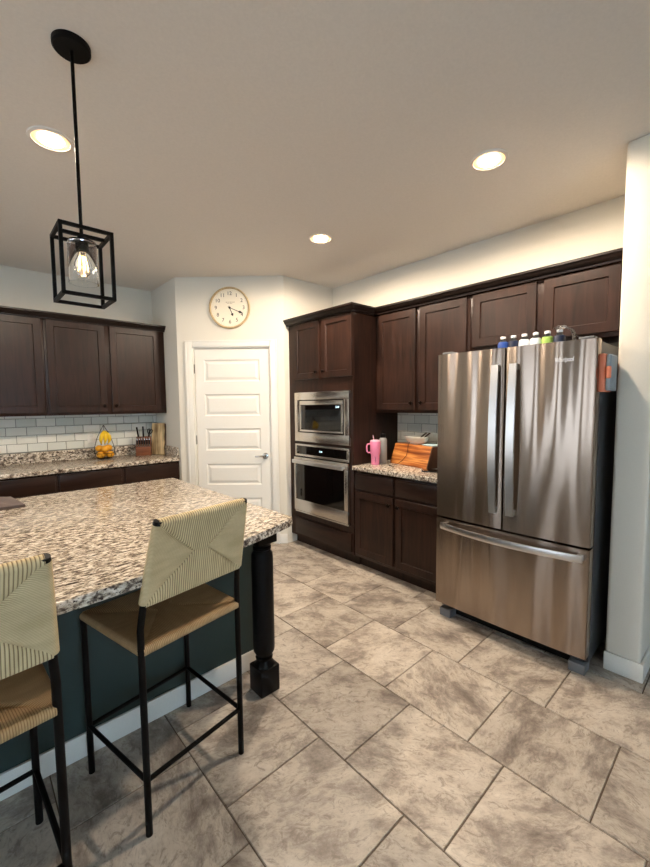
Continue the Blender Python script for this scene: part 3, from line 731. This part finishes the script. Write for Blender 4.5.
# ------------------------------------------------------------------ pendant
pd = thing('pendant_light', 'black open cage pendant light hanging over the island', 'pendant light', (.367, 1.722, CZ))
MB().lathe([(0, 0), (.061, 0), (.061, -.016), (.056, -.021), (0, -.021)], seg=36).build('canopy', M['metal_black'], pd)
zt, zb, hw, bw = 2.082-CZ, 1.848-CZ, .080, .0058
MB().tube([(0, 0, -.022), (0, 0, zt)], .0062, 10).build('rod', M['metal_black'], pd)
c_ = MB()
for sx in (-1, 1):
    for sy in (-1, 1): c_.box(sx*hw-bw, sy*hw-bw, zb-bw, sx*hw+bw, sy*hw+bw, zt+bw)
    for z in (zb, zt):
        c_.box(sx*hw-bw+.0002, -hw, z-bw, sx*hw+bw-.0002, hw, z+bw); c_.box(-hw, sx*hw-bw+.0002, z-bw, hw, sx*hw+bw-.0002, z+bw)
c_.box(-hw, -bw, zt-bw, hw, bw, zt+bw)
c_.build('cage', M['metal_black'], pd)
so = MB(); so.lathe([(0, zt-.005), (.014, zt-.005), (.016, zt-.03), (.021, zt-.032), (.021, zt-.062), (.017, zt-.066), (0, zt-.066)], seg=20)
so.lathe([(0, zt-.024), (.046, zt-.024), (.046, zt-.028), (0, zt-.028)], seg=28); so.build('socket', M['metal_black'], pd)
MB().lathe([(.046, zt-.029), (.0485, zt-.033), (.0485, zt-.175), (.0465, zt-.175), (.0465, zt-.034), (.044, zt-.031)], seg=36, close=True).build('glass_shade', M['glass'], pd)
bl = MB().lathe([(.0125, zt-.067), (.014, zt-.075), (.028, zt-.105), (.030, zt-.118), (.026, zt-.135), (.014, zt-.147), (0, zt-.150)], seg=24).build('bulb', M['glass'], pd)
fi = MB()
for k in range(5):
    a = k*2*PI/5; x, y = .009*math.cos(a), .009*math.sin(a)
    fi.tube([(x*.6, y*.6, zt-.082), (x*1.3, y*1.3, zt-.128)], .0011, 6)
fi.build('filament', M['filament'], bl)

# ------------------------------------------------------------------ things on the left counter
Z = .9142
op = thing('wall_outlet', 'cream electrical outlet plate on the tiles left of the banana stand', 'outlet', (.995, BY-.008, 1.125))
MB().box(-.037, -.006, -.058, .037, -.0003, .058, bev=.002).build('plate', M['white'], op)
for z in (-.022, .022): MB().box(-.014, -.0075, z-.014, .014, -.0062, z+.014, bev=.0005).build('socket', M['porcelain'], op)
bs = thing('banana_stand', 'wire fruit stand with a teardrop hook on the back counter', 'fruit stand', (1.075, 4.545, Z))
b_ = MB()
ring = lambda r, z, n=28: [(r*math.cos(2*PI*k/n), r*math.sin(2*PI*k/n), z) for k in range(n)]
b_.tube(ring(.055, .004), .003, 8, closed=True).tube(ring(.095, .06), .003, 8, closed=True)
for k in range(12):
    a = k*PI/6; b_.tube([(.055*math.cos(a), .055*math.sin(a), .004), (.08*math.cos(a), .08*math.sin(a), .02), (.095*math.cos(a), .095*math.sin(a), .06)], .0018, 6)
    b_.tube([(0, 0, .008), (.055*math.cos(a), .055*math.sin(a), .004)], .0015, 6)
b_.build('wire_bowl', M['bronze'], bs)
b_ = MB()
for s in (-1, 1): b_.tube([(s*.094, 0, .06), (s*.088, 0, .13), (s*.066, 0, .21), (s*.03, 0, .29), (0, 0, .345)], .0028, 8)
b_.tube([(0, 0, .345), (0, -.01, .325), (0, -.012, .305), (0, 0, .298)], .0025, 8)
b_.build('arch_hook', M['bronze'], bs)
spots = [(-.045, -.03, .045), (.045, -.03, .045), (0, .048, .045), (0, -.038, .106), (.042, .024, .108), (-.042, .024, .108)]
ll = ['large orange fruit at the front left of the wire stand', 'large orange fruit at the front right of the wire stand', 'orange fruit at the rear of the wire stand', 'orange fruit topping the pile in the wire stand', 'orange fruit resting high on the right of the wire stand', 'orange fruit resting high on the left of the wire stand']
mg = MB().ball((0, 0, 0), .036, (1.05, 1, .92)).build('orange', M['mango']); tag(mg, ll[0], 'fruit', 'oranges in the wire stand'); mg.location = (1.075+spots[0][0], 4.545+spots[0][1], Z+spots[0][2])
for q, s_ in zip(ll[1:], spots[1:]): dup(mg, (1.075+s_[0], 4.545+s_[1], Z+s_[2]), label=q)
bn = thing('banana_bunch', 'small bunch of yellow bananas hanging from the wire hook', 'bananas', (1.075, 4.537, Z+.296))
for k, (dx, an) in enumerate(((-.018, -.5), (.0, 0), (.018, .5))):
    pts = []
    for i in range(9):
        t_ = i/8; pts.append((dx*.3+dx*1.9*math.sin(PI*t_*.75), -.012-.035*math.sin(PI*t_)*math.cos(an), -.006-.135*t_))
    MB().tube(pts, [.005, .009, .016, .0185, .019, .018, .015, .009, .004], 10).build('banana', M['banana'], bn)
    MB().ball(pts[-1], .0055).build('tip', M['tip'], bn)
# knife block
kb = thing('knife_block', 'reddish wooden knife block on the counter beside the cutting boards', 'knife block', (1.462, 4.545, Z), math.radians(-22))
k_ = MB(); k_.box(-.075, -.06, 0, .075, -.012, .10, bev=.003)
k_.build('front_tier', M['block'], kb)
MB().prism([(0, 0), (.10, 0), (.10, .13), (.03, .205), (0, .17)], -.075, .075, bev=.002, mat=Matrix(((0, 0, 1, 0), (1, 0, 0, -.0115), (0, 1, 0, 0), (0, 0, 0, 1)))).build('rear_tier', M['block'], kb)
KR = math.radians(-22)
def kpos(x, y, z): return (1.462+x*math.cos(KR)-y*math.sin(KR), 4.545+x*math.sin(KR)+y*math.cos(KR), Z+z)
sk = thing('steak_knife', 'small steel handled knife in the front row of the block, at its left end', 'knife', kpos(-.06, -.036, .1005), KR, 'steak knives in the block')
MB().box(-.006, -.008, 0, .006, .008, .095, bev=.003).build('handle', M['chrome'], sk); MB().box(-.0063, -.0084, .02, .0063, .0084, .07, bev=.002).build('grip', M['black'], sk)
for i in range(1, 6):
    dup(sk, kpos(-.06+.024*i, -.036, .1005), label=['', 'small knife second from the left in the front row of the block', 'small knife third from the left in the front row of the block', 'small knife fourth from the left in the front row of the block', 'small knife second from the right in the front row of the block', 'small knife at the right end of the front row of the block'][i])
for i, (x, hgt, lab) in enumerate(((-.05, .12, 'tall black handled knife rising at the left of the block'), (0.0, .125, 'black handled knife rising from the middle of the block'), (.05, .10, 'black handled kitchen shears leaning right in the block'))):
    kn = thing('kitchen_knife' if i < 2 else 'kitchen_shears', lab, 'knife' if i < 2 else 'shears', kpos(x, .02, .193), KR, 'large knives in the block' if i < 2 else None)
    tl = Matrix.Rotation(math.radians((-6, 0, 14)[i]), 4, 'Y') @ Matrix.Rotation(math.radians(14), 4, 'X')
    if i < 2:
        MB().box(-.008, -.012, .01, .008, .012, hgt, bev=.004, mat=tl).build('handle', M['black'], kn); MB().box(-.0082, -.0122, 0, .0082, .0122, .012, bev=.002, mat=tl).build('bolster', M['chrome'], kn)
    else:
        g = MB()
        for s in (-1, 1): g.tube([tl @ Vector((s*.002, 0, 0)), tl @ Vector((s*.006, 0, .04)), tl @ Vector((s*.022, 0, .06)), tl @ Vector((s*.024, 0, .085)), tl @ Vector((s*.012, 0, .1)), tl @ Vector((s*.003, 0, .08)), tl @ Vector((s*.004, 0, .045))], .0045, 8)
        g.build('handles', M['black'], kn)
# cutting boards leaning against the pantry side wall
def board(name, label, c, w_, h_, th, rz, tilt, mat, edge=.0):
    o = MB(); n = 10; pts = []
    for k in range(n+1):
        z = h_*k/n; pts.append((-w_/2+edge*math.sin(k*2.1), z))
    for k in range(n, -1, -1):
        z = h_*k/n; pts.append((w_/2+edge*math.sin(k*1.7+1), z))
    o.prism(pts, -th/2, th/2, bev=.003, mat=Matrix.Rotation(PI/2, 4, 'X'))
    o = o.build(name, mat); o.location = c; o.rotation_euler = (tilt, 0, rz); return tag(o, label, 'cutting board', 'cutting boards in the corner')
board('cutting_board', 'pale live edge cutting board beside the knife block', (1.584, 4.462, Z+.003), .155, .345, .022, math.radians(-58), math.radians(-4), M['bark'], .004)
board('cutting_board', 'dark cutting board leaning behind the pale live edge board', (1.604, 4.476, Z+.003), .150, .338, .014, math.radians(-58), math.radians(-4), M['walnut'])

# ------------------------------------------------------------------ things on the right counter
tb = thing('tumbler', 'pink handled tumbler with a straw on the counter by the oven cabinet', 'tumbler', (2.687, 2.285, Z))
MB().lathe([(0, 0), (.033, 0), (.036, .004), (.037, .085), (.045, .10), (.047, .2), (.045, .205), (0, .205)], seg=28).build('cup', M['pink'], tb)
MB().lathe([(0, .2055), (.043, .2055), (.043, .216), (.02, .22), (0, .22)], seg=28).build('lid', M['straw'], tb)
MB().tube([(-.008, .01, .22), (-.014, .015, .262)], .0035, 8).build('straw', M['straw'], tb)
hd = math.radians(150)
ca, sa = math.cos(hd), math.sin(hd)
MB().tube([(ca*r_, sa*r_, z) for r_, z in ((.044, .185), (.072, .182), (.078, .165), (.076, .12), (.066, .108), (.044, .11))], .007, 8).build('handle', M['pink'], tb)
text('lettering', 'STANLEY', .013, M['ink'], tb, Matrix.Rotation(math.radians(-46), 4, 'Z') @ Matrix.Translation((0, -.0385, .05)) @ FACE @ Matrix.Rotation(PI/2, 4, 'Z'))
wb = thing('water_bottle', 'grey metal water bottle with black cap beside the pink tumbler', 'bottle', (2.80, 2.290, Z))
MB().lathe([(0, 0), (.034, 0), (.036, .004), (.036, .205), (.032, .222), (.022, .232), (0, .232)], seg=28).build('flask', M['greyb'], wb)
MB().lathe([(0, .2325), (.024, .2325), (.024, .262), (.02, .266), (0, .266)], seg=24).tube([(-.02, 0, .262), (-.012, 0, .286), (.012, 0, .286), (.02, 0, .262)], .004, 8).build('cap', M['black'], wb)
BA = math.atan2(-.456, -.099)
bb = thing('bread_box', 'striped wooden bread box with a slanted front on the right counter', 'bread box', (2.866, 2.262, Z), BA)
# local x runs along the front (left to right), local y towards the wall
bxW, bxH = .455, .178
MB().prism([(0, 0), (.205, 0), (.205, bxH), (.062, bxH)], 0, bxW, bev=.003, mat=Matrix(((0, 0, 1, 0), (1, 0, 0, 0), (0, 1, 0, 0), (0, 0, 0, 1)))).build('box', M['acacia'], bb)
MB().prism([(-.001, 0), (.206, 0), (.206, bxH+.0005), (.061, bxH+.0005)], bxW+.0005, bxW+.012, bev=.002, mat=Matrix(((0, 0, 1, 0), (1, 0, 0, 0), (0, 1, 0, 0), (0, 0, 0, 1)))).build('side_panel', M['walnut'], bb)
def bpos(x, y, z): return (2.866+x*math.cos(BA)-y*math.sin(BA), 2.262+x*math.sin(BA)+y*math.cos(BA), Z+z)
bwl = thing('serving_bowl', 'shallow white oval bowl sitting on top of the wooden bread box', 'bowl', bpos(.2, .135, bxH+.0015), BA)
MB().lathe([(0, 0), (.07, 0), (.076, .004), (.115, .024), (.142, .066), (.137, .068), (.11, .03), (.07, .01), (0, .008)], seg=36, sy=.5).build('basin', M['porcelain'], bwl)
for i, (x, lab) in enumerate(((.06, 'dark handled serving spoon resting in the white bowl, left one'), (.10, 'dark handled serving spoon resting in the white bowl, right one'))):
    s_ = thing('serving_spoon', lab, 'spoon', bpos(.2+x, .135, bxH+.055), BA, 'spoons in the white bowl')
    MB().tube([(-.05, .0, -.02), (0, 0, .014), (.04, .0, .040), (.06, 0, .05)], [.004, .005, .007, .006], 8).build('handle', M['walnut'], s_)
sv = MB()
sv.prism([(-.02, -.055), (.115, -.06), (.12, .05), (-.01, .055)], 0, .012, bev=.004)
sv = sv.build('folded_cloth', M['blueish']); sv.location = bpos(.345, .135, bxH+.0015); sv.rotation_euler = (0, 0, BA); tag(sv, 'pale blue folded cloth at the right end of the bread box top', 'cloth')
cb = MB(); cb.tube([(2.90, 2.072, 1.112), (2.868, 2.066, 1.082), (2.858, 2.062, 1.05), (2.838, 2.06, 1.0), (2.815, 2.09, .955), (2.79, 2.13, .919), (2.72, 2.16, .9175), (2.66, 2.06, .9175)], .0022, 8)
tag(cb.build('power_cord', M['black']), 'thin dark cord hanging over the front of the bread box', 'cord')
bp_ = MB(); bp_.prism([(-.05, -.07), (.05, -.07), (.05, .07), (-.05, .07)], 0, .011, bev=.004, seg=3)  # flat black slab of no identified use
bp_ = bp_.build('black_slab', M['bglass']); bp_.location = (2.72, 1.735, Z); bp_.rotation_euler = (0, 0, .35); tag(bp_, 'flat black slab lying on the counter against the refrigerator side of the bread box', 'gadget')

# ------------------------------------------------------------------ on the island and on the refrigerator
def cloth():
    bm = bmesh.new(); nx, ny = 24, 20; V = []
    for lay_ in (1, 0):
        g = []
        for j in range(ny+1):
            row = []
            for i in range(nx+1):
                u, v = i/nx, j/ny
                x = -.24+.47*u-.04*v*u; y = 2.60+.30*v+.06*math.sin(u*2)
                e = min(u, 1-u, v, 1-v)
                hgt = .016+.016*math.sin(u*6+v*3)**2*min(1, e*8)+.006*math.sin(u*13-v*7)*min(1, e*6)
                row.append(bm.verts.new((x, y, Z+(max(hgt, .006) if lay_ else .0004))))
            g.append(row)
        V.append(g)
    for k, g in enumerate(V):
        for j in range(ny):
            for i in range(nx):
                f = (g[j][i], g[j][i+1], g[j+1][i+1], g[j+1][i]); bm.faces.new(f if k == 0 else f[::-1])
    A, B = V
    for i in range(nx):
        bm.faces.new((B[0][i], B[0][i+1], A[0][i+1], A[0][i])); bm.faces.new((A[ny][i], A[ny][i+1], B[ny][i+1], B[ny][i]))
    for j in range(ny):
        bm.faces.new((A[j][0], A[j+1][0], B[j+1][0], B[j][0])); bm.faces.new((B[j][nx], B[j+1][nx], A[j+1][nx], A[j][nx]))
    bmesh.ops.recalc_face_normals(bm, faces=bm.faces); mb = MB(); mb.bm.free(); mb.bm = bm; return mb.build('kitchen_towel', M['towel'], ang=60)
tag(cloth(), 'crumpled dark grey kitchen towel on the island at the left edge', 'towel')
def wbottle(label, x, y, lab):
    r = thing('mini_water_bottle', label, 'water bottle', (x, y, 1.7585), 0, 'water bottles on the refrigerator')
    MB().lathe([(0, 0), (.026, 0), (.0295, .006), (.0295, .045), (.026, .058), (.015, .071), (.0135, .078), (0, .078)], seg=20).build('bottle_body', M['bottle'], r)
    MB().lathe([(.0299, .012), (.0306, .012), (.0306, .044), (.0266, .059), (.0259, .059), (.0299, .044)], seg=20, close=True).build('wrapper', lab, r)
    MB().lathe([(0, .0785), (.0155, .0785), (.0155, .091), (.0135, .093), (0, .093)], seg=18).build('cap', M['cap'], r)
labs = [M['blabel'], M['nlabel'], M['wlabel'], M['wlabel'], M['glabel'], M['nlabel']]
nm = ['blue wrapped water bottle at the left end of the row on the refrigerator', 'navy wrapped water bottle second from the left on the refrigerator', 'white wrapped water bottle third from the left on the refrigerator', 'white wrapped water bottle third from the right on the refrigerator', 'green wrapped water bottle second from the right on the refrigerator', 'navy wrapped water bottle at the right end of the row on the refrigerator']
for i in range(6): wbottle(nm[i], 2.475, .1*0+1.085-.0625*i, labs[i])
fm = MB()
for k in range(3):
    xx = 2.455+k*.02
    fm.tube([(xx, .80, 1.857), (xx, .775, 1.866), (xx, .745, 1.862), (xx, .715, 1.842), (xx, .700, 1.812), (xx, .696, 1.7605)], [.004, .0055, .006, .006, .005, .003], 8)
tag(fm.build('plastic_film', M['bottle']), 'clear torn shrink wrap curling beside the rightmost bottle on the refrigerator', 'plastic wrap')
# magnetic clip-on dispenser on the side of the refrigerator
mg = thing('magnetic_holder', 'coral and grey clip-on holder stuck high on the side of the refrigerator', 'holder', (2.455, FY-FW+.0035, 1.595))
MB().box(-.09, -.031, -.095, .05, -.0005, .095, bev=.01, seg=3).build('back_shell', M['coral'], mg)
MB().box(-.086, -.053, -.09, .045, -.0315, .09, bev=.008, seg=3).build('front_shell', M['greyp'], mg)
MB().box(-.104, -.057, -.03, -.0865, -.036, .03, bev=.006, seg=3).build('clip', M['coral'], mg)
